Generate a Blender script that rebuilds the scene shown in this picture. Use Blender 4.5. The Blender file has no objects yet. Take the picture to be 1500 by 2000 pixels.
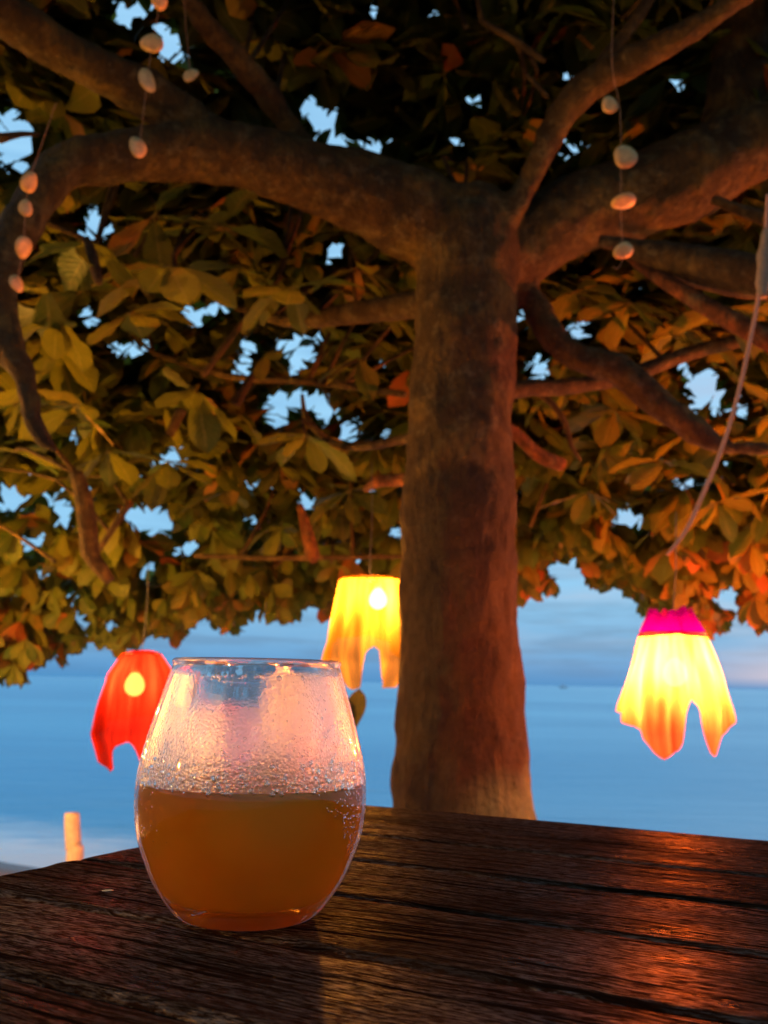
import bpy, bmesh, math, random
import numpy as np
from mathutils import Vector, Matrix, noise as mnoise
random.seed(7); rng = np.random.default_rng(7)
SC = bpy.context.scene
COL = SC.collection
# ------------------------------------------------------------------ camera
F = 1800.0; PITCH = math.atan(333/F); ROLL = math.radians(1.07); ZC = .848
_f = Vector((0, math.cos(PITCH), math.sin(PITCH)))
_u0 = Vector((0, -math.sin(PITCH), math.cos(PITCH))); _r0 = Vector((1, 0, 0))
_r = _r0*math.cos(ROLL) + _u0*math.sin(ROLL); _u = -_r0*math.sin(ROLL) + _u0*math.cos(ROLL)
CAM = Vector((0, 0, ZC))
cd = bpy.data.cameras.new('camera'); cam = bpy.data.objects.new('camera', cd); COL.objects.link(cam)
cd.sensor_fit = 'VERTICAL'; cd.sensor_height = 36; cd.sensor_width = 27; cd.lens = 36*F/2000
m = Matrix((_r, _u, -_f)).transposed().to_4x4(); m.translation = CAM; cam.matrix_world = m
cd.clip_start = .02; cd.clip_end = 20000
cd.dof.use_dof = True; cd.dof.focus_distance = .395; cd.dof.aperture_fstop = 17; cd.dof.aperture_blades = 0
SC.camera = cam
# ------------------------------------------------------------------ render settings
SC.render.engine = 'CYCLES'
SC.view_settings.view_transform = 'Standard'; SC.view_settings.look = 'None'
SC.view_settings.exposure = 0; SC.view_settings.gamma = 1; SC.view_settings.use_curve_mapping = False
cy = SC.cycles
cy.use_denoising = True
try: cy.denoiser = 'OPENIMAGEDENOISE'
except Exception: pass
cy.sample_clamp_indirect = 14; cy.sample_clamp_direct = 0
cy.max_bounces = 12; cy.transmission_bounces = 10; cy.transparent_max_bounces = 10
cy.use_adaptive_sampling = True; cy.adaptive_threshold = .02
cy.diffuse_bounces = 2; cy.glossy_bounces = 3; cy.blur_glossy = .3
cy.caustics_reflective = False; cy.caustics_refractive = True

# ------------------------------------------------------------------ node helpers
class NT:
    def __init__(s, mat): s.t = mat.node_tree; s.t.nodes.clear()
    def n(s, typ, ins=None, **kw):
        nd = s.t.nodes.new(typ)
        for k, v in kw.items(): setattr(nd, k, v)
        for k, v in (ins or {}).items():
            sk = nd.inputs[k]
            if isinstance(v, bpy.types.NodeSocket): s.t.links.new(v, sk)
            else: sk.default_value = v
        return nd
    def link(s, a, b): s.t.links.new(a, b)
    def ramp(s, fac, stops, interp='LINEAR'):
        nd = s.t.nodes.new('ShaderNodeValToRGB'); s.t.links.new(fac, nd.inputs[0])
        cr = nd.color_ramp; cr.interpolation = interp
        while len(cr.elements) < len(stops): cr.elements.new(.5)
        for e, (p, c) in zip(cr.elements, stops):
            e.position = p; e.color = (c if isinstance(c, tuple) else (c, c, c)) + (1,)
        return nd.outputs[0]
    def math(s, op, a, b=None, clamp=False):
        ins = {0: a}
        if b is not None: ins[1] = b
        return s.n('ShaderNodeMath', ins, operation=op, use_clamp=clamp).outputs[0]
    def mix(s, fac, a, b, typ='MIX'):
        nd = s.t.nodes.new('ShaderNodeMix'); nd.data_type = 'RGBA'; nd.blend_type = typ
        for k, v in ((0, fac), (6, a), (7, b)):
            if isinstance(v, bpy.types.NodeSocket): s.t.links.new(v, nd.inputs[k])
            else: nd.inputs[k].default_value = v if not isinstance(v, tuple) or len(v) == 4 else v + (1,)
        return nd.outputs[2]
    def maprange(s, v, a, b, c=0., d=1.):
        nd = s.n('ShaderNodeMapRange', {0: v, 1: a, 2: b, 3: c, 4: d}); return nd.outputs[0]
    def noise(s, vec, scale, detail=4, rough=.55, dist=0, out=0):
        ins = {'Scale': scale, 'Detail': detail, 'Roughness': rough, 'Distortion': dist}
        if vec is not None: ins['Vector'] = vec
        return s.n('ShaderNodeTexNoise', ins).outputs[out]
    def mapping(s, vec, scale=(1,1,1), loc=(0,0,0), rot=(0,0,0)):
        return s.n('ShaderNodeMapping', {'Vector': vec, 'Scale': scale, 'Location': loc, 'Rotation': rot}).outputs[0]
    def bump(s, h, strength=.3, dist=.01, normal=None):
        ins = {'Height': h, 'Strength': strength, 'Distance': dist}
        if normal is not None: ins['Normal'] = normal
        return s.n('ShaderNodeBump', ins).outputs[0]
    def out(s, surf): s.link(surf, s.n('ShaderNodeOutputMaterial').inputs[0])
def mat(name):
    mt = bpy.data.materials.new(name); mt.use_nodes = True; return mt, NT(mt)
def principled(nt, **kw):
    nd = nt.t.nodes.new('ShaderNodeBsdfPrincipled')
    for k, v in kw.items():
        sk = nd.inputs[k.replace('_', ' ')]
        if isinstance(v, bpy.types.NodeSocket): nt.link(v, sk)
        else: sk.default_value = v if not (isinstance(v, tuple) and len(v) == 3 and sk.type == 'RGBA') else v + (1,)
    return nd

# ------------------------------------------------------------------ world: dusk sky with soft cloud banks
W = bpy.data.worlds.new('World'); SC.world = W; W.use_nodes = True
nt = NT(W)
tc = nt.n('ShaderNodeTexCoord').outputs['Generated']
sep = nt.n('ShaderNodeSeparateXYZ', {0: tc}); z = sep.outputs[2]
base = nt.ramp(nt.maprange(z, -.05, .75), [(0, (.085,.36,.66)), (.065, (.065,.29,.60)), (.10, (.10,.37,.70)), (.20, (.23,.55,.87)), (.40, (.33,.66,.95)), (1, (.34,.64,.93))])
cv = nt.mapping(tc, (2.6, 2.6, 13))
cl = nt.noise(cv, 2.2, 7, .6, .35)
cmask = nt.math('MULTIPLY', nt.maprange(cl, .42, .66), nt.maprange(z, .012, .06))
cmask = nt.math('MULTIPLY', cmask, nt.maprange(z, .8, .25, .45, 1.))
right = nt.maprange(sep.outputs[0], -.15, .42)
ccol = nt.mix(right, (.17,.43,.72,1), (.44,.56,.76,1))
sky = nt.mix(nt.math('MULTIPLY', cmask, .75), base, ccol)
bank = nt.math('MULTIPLY', nt.maprange(nt.noise(nt.mapping(tc, (3,3,30)), 2.5, 5, .55), .46, .62), nt.math('MULTIPLY', nt.maprange(z, .0, .02), nt.maprange(z, .17, .06)))
sky = nt.mix(nt.math('MULTIPLY', bank, .5), sky, (.075,.24,.46,1))
pk = nt.math('MULTIPLY', nt.maprange(sep.outputs[0], .28, .42), nt.math('MULTIPLY', nt.maprange(z, .0, .012), nt.maprange(z, .05, .012)))
sky = nt.mix(nt.math('MULTIPLY', pk, .8), sky, (.78,.66,.72,1))
nish = nt.n('ShaderNodeTexSky', sky_type='NISHITA'); nish.sun_disc = False
SUN_EL, SUN_ROT = math.radians(2), math.radians(75)
nish.sun_elevation = SUN_EL; nish.sun_rotation = SUN_ROT
b1 = nt.n('ShaderNodeBackground', {0: nish.outputs[0], 1: .05}); b2 = nt.n('ShaderNodeBackground', {0: sky, 1: .98})
add = nt.n('ShaderNodeAddShader', {0: b1.outputs[0], 1: b2.outputs[0]})
nt.link(add.outputs[0], nt.n('ShaderNodeOutputWorld').inputs[0])
# weak last light of the sun below the cloud (dusk)
sl = bpy.data.lights.new('sun', 'SUN'); sl.energy = .06; sl.angle = math.radians(15); sl.color = (1,.8,.68)
so = bpy.data.objects.new('sun', sl); COL.objects.link(so)
so.rotation_euler = Vector((-math.sin(SUN_ROT)*math.cos(SUN_EL), -math.cos(SUN_ROT)*math.cos(SUN_EL), -math.sin(SUN_EL))).to_track_quat('-Z', 'Y').to_euler()

# ------------------------------------------------------------------ pixel helpers (photo pixel + distance -> point in the world)
def ray(x, y): return (_f*F + _r*(x-750) + _u*(1000-y))
def at(x, y, Y): d = ray(x, y); return CAM + d*(Y/d.y)
def onz(x, y, z): d = ray(x, y); return CAM + d*((z-ZC)/d.z)
def proj(P):
    v = P - CAM; w = v.dot(_f)
    if w < .05: return None
    return 750+F*v.dot(_r)/w, 1000-F*v.dot(_u)/w
def rad(w, P): return w/2*(P-CAM).dot(_f)/F

# ------------------------------------------------------------------ object helpers
def tag(o, label=None, cat=None, group=None, kind=None):
    if label: o['label'] = label
    if cat: o['category'] = cat
    if group: o['group'] = group
    if kind: o['kind'] = kind
    return o
def empty(name, loc=(0,0,0), rz=0):
    o = bpy.data.objects.new(name, None); COL.objects.link(o); o.location = loc; o.rotation_euler.z = rz
    o.empty_display_size = .05
    return o
def mesh(name, V, Fc, mt, parent=None, smooth=True, loc=None):
    me = bpy.data.meshes.new(name); me.from_pydata([tuple(v) for v in V], [], Fc); me.update()
    if smooth: me.polygons.foreach_set('use_smooth', [True]*len(me.polygons))
    return link(name, me, mt, parent, loc)
def link(name, me, mt, parent=None, loc=None):
    o = bpy.data.objects.new(name, me); COL.objects.link(o)
    if mt and not len(me.materials):
        for x in (mt if isinstance(mt, (list, tuple)) else [mt]): me.materials.append(x)
    if parent: o.parent = parent
    if loc is not None: o.location = loc
    return o
def bmobj(name, bm, mt, parent=None, smooth=True):
    me = bpy.data.meshes.new(name); bm.to_mesh(me); bm.free()
    if smooth: me.polygons.foreach_set('use_smooth', [True]*len(me.polygons))
    return link(name, me, mt, parent)
def catmull(pts, rs, step):
    """resample control points into a smooth path"""
    P, R = [], []
    n = len(pts)
    for i in range(n-1):
        p0, p1, p2, p3 = pts[max(i-1,0)], pts[i], pts[i+1], pts[min(i+2,n-1)]
        k = max(2, int((p2-p1).length/step))
        for j in range(k):
            t = j/k
            P.append(.5*((2*p1)+(p2-p0)*t+(2*p0-5*p1+4*p2-p3)*t*t+(3*p1-p0-3*p2+p3)*t*t*t))
            R.append(rs[i]+(rs[i+1]-rs[i])*t)
    P.append(pts[-1]); R.append(rs[-1])
    return P, R
def tube_data(P, R, n=10, V=None, Fc=None, wob=0., seed=0, caps=True):
    V = [] if V is None else V; Fc = [] if Fc is None else Fc
    b = len(V); up = Vector((.13,.21,1)).normalized(); N = None
    for i, p in enumerate(P):
        t = (P[min(i+1,len(P)-1)]-P[max(i-1,0)]).normalized()
        if N is None:
            N = t.cross(up)
            if N.length < .05: N = t.cross(Vector((1,0,0)))
        N = (N - t*N.dot(t)).normalized(); B = t.cross(N)
        for k in range(n):
            a = 2*math.pi*k/n; d = N*math.cos(a)+B*math.sin(a)
            r = R[i]
            if wob: r *= 1+wob*mnoise.noise((p+d*R[i])*(1.3/max(R[i],.01))*.55+Vector((seed,0,0)))
            V.append(p+d*r)
        if i:
            q = b+(i-1)*n
            for k in range(n): Fc.append((q+k, q+(k+1)%n, q+n+(k+1)%n, q+n+k))
    if caps:
        Fc.append(tuple(b+k for k in range(n))[::-1]); Fc.append(tuple(b+(len(P)-1)*n+k for k in range(n)))
    return V, Fc
def pxpath(L):
    pts, rs = [], []
    for x, y, w, Y in L:
        p = at(x, y, Y); pts.append(p); rs.append(rad(w, p))
    return pts, rs

# ================================================================== MATERIALS
def bark_mat(name, stain=False, scale=1., tint=(1,1,1)):
    m_, t = mat(name)
    co = t.n('ShaderNodeTexCoord').outputs['Object']
    n1 = t.noise(co, 9*scale, 8, .62, .3); n2 = t.noise(t.mapping(co, (34,34,11)), 1.6*scale, 6, .7)
    n3 = t.noise(co, 70*scale, 4, .7)
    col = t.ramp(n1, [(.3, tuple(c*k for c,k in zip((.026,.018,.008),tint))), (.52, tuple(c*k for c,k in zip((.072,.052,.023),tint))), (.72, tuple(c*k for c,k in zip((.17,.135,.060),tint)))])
    col = t.mix(t.maprange(n2, .42, .68, 0, .7), col, (.026,.016,.009,1))
    col = t.mix(t.maprange(t.noise(co, 19, 6, .75), .52, .68, 0, .6), col, (.19,.15,.07,1))
    col = t.mix(t.maprange(t.noise(t.mapping(co, (1,1,.45)), 30, 6, .75), .5, .66, 0, .75), col, (.018,.012,.006,1))
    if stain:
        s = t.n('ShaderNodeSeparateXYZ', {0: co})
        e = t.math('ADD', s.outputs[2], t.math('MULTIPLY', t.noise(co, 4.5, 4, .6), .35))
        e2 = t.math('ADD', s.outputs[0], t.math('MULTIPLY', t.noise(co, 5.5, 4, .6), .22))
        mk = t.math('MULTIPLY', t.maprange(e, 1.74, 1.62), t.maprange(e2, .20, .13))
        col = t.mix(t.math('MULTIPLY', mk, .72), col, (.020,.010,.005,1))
    h = t.math('ADD', t.math('MULTIPLY', n2, .8), t.math('MULTIPLY', n3, .35))
    h = t.math('ADD', h, t.math('MULTIPLY', n1, .8))
    p = principled(t, Base_Color=col, Roughness=.82, Normal=t.bump(h, 1., .034))
    p.inputs['Specular IOR Level'].default_value = .25
    t.out(p.outputs[0]); return m_
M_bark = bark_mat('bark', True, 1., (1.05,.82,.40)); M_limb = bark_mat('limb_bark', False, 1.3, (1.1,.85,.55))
M_limb_lit = bark_mat('lit_bark', False, 1.6, (2.6,1.1,.6))  # limb bark with red-orange lantern light painted into its colour

m_, t = mat('leaf'); M_leaf = m_
at_ = t.n('ShaderNodeAttribute', attribute_name='tint'); tv = at_.outputs['Fac']
uv = t.n('ShaderNodeUVMap').outputs[0]; su = t.n('ShaderNodeSeparateXYZ', {0: uv})
g = t.ramp(tv, [(0, (.010,.030,.006)), (.35, (.022,.062,.008)), (.6, (.092,.120,.010)), (.82, (.18,.145,.020)), (.93, (.26,.11,.02)), (1., (.32,.07,.02))])
co = t.n('ShaderNodeTexCoord').outputs['Object']
g = t.mix(t.maprange(t.noise(co, 14, 3, .6), .35, .7, 0, .45), g, (.085,.065,.012,1))
mid = t.maprange(t.math('ABSOLUTE', t.math('SUBTRACT', su.outputs[0], .5)), .0, .035, 1, 0)
vein = t.math('ABSOLUTE', t.math('SUBTRACT', su.outputs[0], .5))
vv = t.math('SINE', t.math('MULTIPLY', t.math('SUBTRACT', su.outputs[1], t.math('MULTIPLY', vein, .55)), 62))
vm = t.math('MAXIMUM', mid, t.maprange(vv, .8, 1, 0, .35))
g2 = t.mix(t.math('MULTIPLY', vm, .55), g, (.28,.24,.08,1))
bp = t.bump(t.math('MULTIPLY', vv, .5), .35, .002)
p = principled(t, Base_Color=g2, Roughness=.5, Normal=bp); p.inputs['Specular IOR Level'].default_value = .22
tr = t.n('ShaderNodeBsdfTranslucent', {'Color': t.mix(.6, g2, (.38,.34,.03,1)), 'Normal': bp})
t.out(t.n('ShaderNodeMixShader', {0: .34, 1: p.outputs[0], 2: tr.outputs[0]}).outputs[0])

m_, t = mat('weathered_wood'); M_wood = m_
oi = t.n('ShaderNodeObjectInfo').outputs['Random']
co = t.n('ShaderNodeTexCoord').outputs['Object']
off = t.n('ShaderNodeCombineXYZ', {0: t.math('MULTIPLY', oi, 7.), 1: t.math('MULTIPLY', oi, 3.)}).outputs[0]
cc = t.n('ShaderNodeVectorMath', {0: co, 1: off}, operation='ADD').outputs[0]
warp = t.n('ShaderNodeVectorMath', {0: cc, 1: t.n('ShaderNodeVectorMath', {0: t.noise(cc, 7, 3, .5, out=1), 1: (.03,.022,.0)}, operation='MULTIPLY').outputs[0]}, operation='ADD').outputs[0]
g1 = t.noise(t.mapping(warp, (4.5, 115, 20)), 2.2, 6, .65)
g2 = t.noise(t.mapping(warp, (16, 420, 50)), 2.4, 4, .7)
g4 = t.noise(t.mapping(warp, (80, 520, 50)), 1.6, 4, .7)
g3 = t.noise(t.mapping(warp, (1.3, 14, 5)), 2.5, 4, .6)
col = t.ramp(g3, [(.3, (.016,.0065,.0028)), (.55, (.036,.014,.0060)), (.75, (.062,.028,.012))])
col = t.mix(t.maprange(g1, .54, .38, 0, .8), col, (.012,.005,.003,1))
crk = t.maprange(g1, .40, .33)
h = t.math('ADD', t.math('MULTIPLY', g1, .9), t.math('MULTIPLY', g4, .5))
h = t.math('SUBTRACT', h, t.math('MULTIPLY', crk, .35))
h = t.math('ADD', h, t.math('MULTIPLY', t.noise(cc, 60, 3, .6), .25))
ro = t.ramp(t.noise(t.mapping(cc, (6, 22, 9)), 2.5, 5, .6), [(.3, .24), (.7, .46)])
scr = t.maprange(t.noise(t.mapping(cc, (9, 60, 9)), 1.5, 5, .75), .62, .70)
col = t.mix(t.math('MULTIPLY', scr, .4), col, (.07,.04,.022,1))
wear = t.maprange(t.noise(cc, 11, 4, .6), .35, .62, .25, 1.)
gf = t.math('MULTIPLY', t.math('MULTIPLY', t.maprange(g4, .44, .60), t.maprange(g1, .40, .52, .0, .125)), wear)
bn = t.bump(h, 1., .0030)
df = t.n('ShaderNodeBsdfDiffuse', {'Color': col, 'Normal': bn}); gs = t.n('ShaderNodeBsdfGlossy', {'Color': (1,.92,.85,1), 'Roughness': ro, 'Normal': bn})
t.out(t.n('ShaderNodeMixShader', {0: gf, 1: df.outputs[0], 2: gs.outputs[0]}).outputs[0])

def fabric(name, col, tcol, transp, pcol, K=.050, hemcol=None):
    col = tuple(c*.12 for c in col); tcol = tuple(c*K for c in tcol)
    m_, t = mat(name)
    co = t.n('ShaderNodeTexCoord').outputs['UV']
    w = t.noise(t.mapping(co, (240, 3, 1)), 2, 3, .6)
    k = t.maprange(w, .3, .7, .82, 1.1)
    fold = t.maprange(t.noise(t.mapping(co, (15, 1.0, 1)), 1.0, 2, .5), .36, .62, .30, 1.35)
    tc_ = t.mix(t.maprange(t.n('ShaderNodeSeparateXYZ', {0: co}).outputs[1], .38, .80), tcol+(1,), tuple(c*K for c in hemcol)+(1,)) if hemcol else t.mix(0., tcol+(1,), tcol+(1,))
    tc_ = t.n('ShaderNodeVectorMath', {0: tc_, 1: t.n('ShaderNodeCombineXYZ', {0: fold, 1: fold, 2: fold}).outputs[0]}, operation='MULTIPLY').outputs[0]
    d = t.n('ShaderNodeBsdfDiffuse', {'Color': col + (1,), 'Normal': t.bump(w, .2, .001)})
    trl = t.n('ShaderNodeBsdfTranslucent', {'Color': tc_})
    trp = t.n('ShaderNodeBsdfTransparent', {'Color': pcol + (1,)})
    s = t.n('ShaderNodeMixShader', {0: t.math('MULTIPLY', k, .72), 1: d.outputs[0], 2: trl.outputs[0]})
    t.out(t.n('ShaderNodeMixShader', {0: transp, 1: s.outputs[0], 2: trp.outputs[0]}).outputs[0])
    return m_
M_gold = fabric('orange_gauze', (.85,.34,.05), (1.,.36,.10), .22, (1.,.22,.03), .27, hemcol=(.7,.055,.025))
M_amber = fabric('yellow_gauze', (.9,.45,.04), (1.,.42,.05), .19, (1.,.70,.17), .12)
M_red = fabric('red_gauze', (.75,.02,.015), (1.,.032,.012), .10, (1.,.14,.05), .12)
M_orange_red = fabric('coral_gauze', (.85,.2,.1), (1.,.17,.05), .24, (1.,.12,.02))
M_pink = fabric('magenta_gauze', (.8,.01,.25), (1.,.001,1.), .16, (1.,.002,.5), .03)
def simple(name, col, rough=.6, metal=0, spec=.5, bumpscale=None, bs=.3, bd=.002):
    m_, t = mat(name)
    co = t.n('ShaderNodeTexCoord').outputs['Object']
    n_ = t.noise(co, bumpscale or 40, 4, .6)
    c = t.mix(t.maprange(n_, .3, .7), tuple(x*.72 for x in col)+(1,), tuple(min(1,x*1.18) for x in col)+(1,))
    p = principled(t, Base_Color=c, Roughness=rough, Metallic=metal, Normal=t.bump(n_, bs, bd)); p.inputs['Specular IOR Level'].default_value = spec
    t.out(p.outputs[0]); return m_
M_rope = simple('rope_fibre', (.36,.22,.14), .9, bumpscale=400)
M_shell = simple('capiz_shell', (.50,.34,.14), .5, bumpscale=60)
M_wire = simple('dark_wire', (.05,.045,.04), .5, bumpscale=90)
M_brass = simple('ring_metal', (.35,.28,.18), .4, .8, bumpscale=90)
M_post = simple('pale_post_wood', (.72,.55,.42), .85, bumpscale=25, bd=.006)
M_grain = simple('dry_grain', (.85,.62,.30), .55, bumpscale=700, bd=.0004)
M_boat = simple('boat_paint', (.6,.62,.65), .6)
m_, t = mat('bulb_glass'); M_bulb = m_
e = t.n('ShaderNodeEmission', {0: (1.,.66,.30,1), 1: 60.}); tp = t.n('ShaderNodeBsdfTransparent')
t.out(t.n('ShaderNodeAddShader', {0: e.outputs[0], 1: tp.outputs[0]}).outputs[0])

# ------------------------------------------------------------------ sea, sand
SEA = -.5
sA = onz(0, 1674, SEA); sB = onz(100, 1690, SEA)
sdir = (sB-sA); sdir.z = 0; sdir.normalize(); sn = Vector((-sdir.y, sdir.x, 0))
if sn.y < 0: sn = -sn
# widen the bay: sand lies on the camera side of this line
def sdist(x, y): return (Vector((x, y, 0))-Vector((sA.x, sA.y, 0))).dot(sn)
m_, t = mat('wet_sand'); M_sand = m_
co = t.n('ShaderNodeTexCoord').outputs['Object']
n1 = t.noise(co, 1.6, 6, .6); n2 = t.noise(co, 45, 5, .7)
wet = t.n('ShaderNodeVectorMath', {0: co, 1: tuple(sn)}, operation='DOT_PRODUCT').outputs['Value']
wm = t.maprange(wet, sA.dot(sn)-2.2, sA.dot(sn)-.6)
c = t.mix(n1, (.22,.14,.085,1), (.34,.24,.15,1)); c = t.mix(wm, c, (.13,.075,.045,1))
p = principled(t, Base_Color=c, Roughness=t.maprange(wm, 0, 1, .9, .4), Normal=t.bump(t.math('ADD', n2, t.math('MULTIPLY', n1, 2)), .6, .02)); t.out(p.outputs[0])
V, Fc = [], []
xs = list(np.linspace(-40, -8, 14))+list(np.linspace(-7, 9, 60))+list(np.linspace(10, 40, 14)); ys = list(np.linspace(-40, -3, 14))+list(np.linspace(-2.5, 11, 70))+list(np.linspace(12, 40, 8))
for y in ys:
    for x in xs:
        s = sdist(x, y)
        zz = 0 if s < -3.2 else (SEA-.03)*(min((s+3.2)/3.2, 1))**1.5
        if s > 0: zz = SEA-.03-.10*s if s < 20 else SEA-2.03
        if zz > SEA-.5: zz += .02*mnoise.noise(Vector((x*1.4, y*1.4, 3)))*(1 if s < -.6 else .15)
        V.append((x, y, zz))
nx = len(xs)
for j in range(len(ys)-1):
    for i in range(nx-1): q = j*nx+i; Fc.append((q, q+1, q+nx+1, q+nx))
tag(mesh('beach', V, Fc, M_sand), kind='structure')

m_, t = mat('sea_water'); M_sea = m_
co = t.n('ShaderNodeTexCoord').outputs['Object']
wav = t.noise(t.mapping(co, (.55, 1.5, 1)), 1.2, 6, .6); rip = t.noise(t.mapping(co, (1.2, 4, 1)), 3, 5, .65)
far = t.noise(t.mapping(co, (.012, .05, 1)), 1.5, 5, .6)
lr = t.math('DIVIDE', t.n('ShaderNodeSeparateXYZ', {0: co}).outputs[0], t.math('MAXIMUM', t.n('ShaderNodeSeparateXYZ', {0: co}).outputs[1], 4))
c = t.mix(t.maprange(far, .38, .62), (.045,.31,.53,1), (.12,.45,.65,1))
c = t.mix(t.maprange(lr, -.12, .42, 0, .7), c, t.mix(t.maprange(far, .38, .62), (.20,.44,.58,1), (.38,.60,.70,1)))
c = t.mix(t.maprange(t.noise(t.mapping(co, (.16, 1.1, 1)), 1.4, 6, .65), .52, .66, 0, .35), c, (.10,.30,.46,1))
sd = t.n('ShaderNodeVectorMath', {0: co, 1: tuple(sn)}, operation='DOT_PRODUCT').outputs['Value']
sd = t.math('SUBTRACT', sd, sA.dot(sn))
fo = t.math('ADD', t.math('MULTIPLY', sd, -.55), t.math('MULTIPLY', t.noise(t.mapping(co, (1.0, 2.6, 1), rot=(0,0,.5)), 1.7, 7, .68), 1.0))
foam = t.maprange(fo, -.35, .25)
streak = t.math('MULTIPLY', t.maprange(t.noise(t.mapping(co, (.5, 2.4, 1), rot=(0,0,.35)), 1.1, 5, .6), .60, .72), t.maprange(sd, 8, 2, 0, .25))
foam = t.math('MAXIMUM', foam, streak)
c = t.mix(foam, c, (.75,.82,.86,1))
h = t.math('ADD', wav, t.math('MULTIPLY', rip, .35))
p = principled(t, Base_Color=c, Roughness=t.maprange(foam, 0, 1, .28, .85), Normal=t.bump(h, .8, .14)); p.inputs['IOR'].default_value = 1.33
t.out(p.outputs[0])
V = [(-9000,-60,SEA),(9000,-60,SEA),(9000,14000,SEA),(-9000,14000,SEA)]
tag(mesh('sea', V, [(0,1,2,3)], M_sea, smooth=False), kind='structure')

# ================================================================== TREE
tree = empty('sea_almond_tree', (.37, 2.8, 0))
tag(tree, 'spreading sea almond tree with a thick mottled trunk and forking limbs behind the table', 'tree')
TR = Vector((.37, 2.8, 0))
def to_tree(V): return [Vector(v)-TR for v in V]
TY = 2.8
limbs = {}
trunk = [(905,1700,330,TY),(902,1580,284,TY),(901,1500,268,TY),(901,1400,250,TY),(900,1300,238,TY),(897,1200,232,TY),(894,1100,228,TY),(893,1000,220,TY),(896,900,212,TY),(901,800,207,TY),(905,700,202,TY),(911,600,198,TY),(914,520,205,TY),(912,450,200,TY),(905,390,150,TY)]
A = [(905,520,150,TY),(855,452,172,TY),(800,418,178,TY-.02),(700,374,150,TY-.05),(600,341,136,TY-.1),(500,312,124,TY-.16),(400,298,118,TY-.22),(300,303,104,TY-.28),(200,311,96,TY-.36),(130,327,92,TY-.42),(80,372,84,TY-.48),(48,425,80,TY-.52),(20,480,80,TY-.56),(0,545,76,TY-.6),(6,620,68,TY-.62),(16,680,58,TY-.64),(48,740,46,TY-.65),(58,800,42,TY-.66),(78,852,32,TY-.66),(112,882,14,TY-.66)]
B = [(440,292,70,TY-.2),(375,240,84,TY-.22),(290,188,92,TY-.28),(200,142,88,TY-.36),(100,88,84,TY-.45),(0,25,82,TY-.55),(-90,-30,80,TY-.65),(-220,-110,70,TY-.75)]
Cc = [(620,310,40,TY-.08),(570,250,48,TY-.1),(530,195,48,TY-.16),(470,122,48,TY-.24),(412,60,46,TY-.32),(372,0,44,TY-.4),(352,-60,40,TY-.46),(340,-160,34,TY-.5)]
D = [(945,520,70,TY-.02),(975,450,58,TY-.06),(1018,382,50,TY-.1),(1058,302,50,TY-.14),(1098,225,54,TY-.18),(1145,172,62,TY-.22),(1220,126,60,TY-.28),(1320,76,50,TY-.36),(1420,12,46,TY-.44),(1500,-45,44,TY-.5),(1620,-120,38,TY-.6)]
D2 = [(1150,160,30,TY-.22),(1192,102,27,TY-.22),(1235,48,25,TY-.24),(1272,-10,23,TY-.26),(1320,-90,20,TY-.28)]
E_ = [(950,560,130,TY+.05),(1030,480,140,TY+.06),(1120,420,150,TY+.06),(1230,388,162,TY+.06),(1330,352,168,TY+.04),(1420,305,150,TY+.02),(1500,272,138,TY),(1620,225,125,TY-.05),(1800,150,110,TY-.1)]
E2 = [(1400,320,110,TY+.08),(1432,220,112,TY+.08),(1440,120,100,TY+.06),(1448,20,92,TY+.02),(1460,-80,86,TY-.04),(1490,-200,80,TY-.1)]
H = [(985,560,60,TY+.04),(1030,575,58,TY+.06),(1052,612,56,TY+.05),(1082,662,60,TY+.04),(1135,702,60,TY+.03),(1205,722,62,TY+.02),(1252,757,64,TY+.01),(1305,800,58,TY),(1368,848,54,TY-.02),(1410,872,36,TY-.03),(1460,876,22,TY-.03),(1530,880,16,TY-.03)]
def remesh_join(paths):
    V, Fc = [], []
    for k, L in enumerate(paths):
        P, R = catmull(*pxpath(L), .05); tube_data(P, R, 24, V, Fc, .06, k*5.3)
    me = bpy.data.meshes.new('tmp'); me.from_pydata([tuple(v-TR) for v in V], [], Fc); me.update()
    o = bpy.data.objects.new('tmp', me); COL.objects.link(o)
    r = o.modifiers.new('r', 'REMESH'); r.mode = 'VOXEL'; r.voxel_size = .011; r.use_smooth_shade = True
    s = o.modifiers.new('s', 'SMOOTH'); s.iterations = 14; s.factor = .5
    dg = bpy.context.evaluated_depsgraph_get(); me2 = bpy.data.meshes.new_from_object(o.evaluated_get(dg), depsgraph=dg)
    bpy.data.objects.remove(o)
    n = len(me2.vertices); c = np.empty(n*3); me2.vertices.foreach_get('co', c); c = c.reshape(-1,3)
    nr = np.empty(n*3); me2.vertices.foreach_get('normal', nr); nr = nr.reshape(-1,3)
    for i in range(n):
        v = Vector(c[i]); d = .012*mnoise.noise(v*7)+.005*mnoise.noise(v*23)+.0035*mnoise.noise(Vector((v.x*40, v.y*40, v.z*14)))
        c[i] += nr[i]*d
    me2.vertices.foreach_set('co', c.ravel()); me2.update()
    me2.polygons.foreach_set('use_smooth', [True]*len(me2.polygons))
    return me2
me = remesh_join([trunk, A, B, Cc, D, E_, E2, H]); me.name = 'trunk'; me.materials.clear()
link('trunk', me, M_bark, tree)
ALLP = []
for L in (trunk, A, B, Cc, D, D2, E_, E2, H): ALLP += [at(x,y,Y) for x,y,w,Y in L]
def branch(L, mt=M_limb, name='branch', n=12, wob=.12, label=None):
    P, R = catmull(*pxpath(L), .03)
    V, Fc = tube_data(P, R, n, wob=wob, seed=len(ALLP))
    ALLP.extend(P[::4])
    o = mesh(name, to_tree(V), Fc, mt, tree)
    if label: o['label'] = label
    return o
branch(D2)
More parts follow.
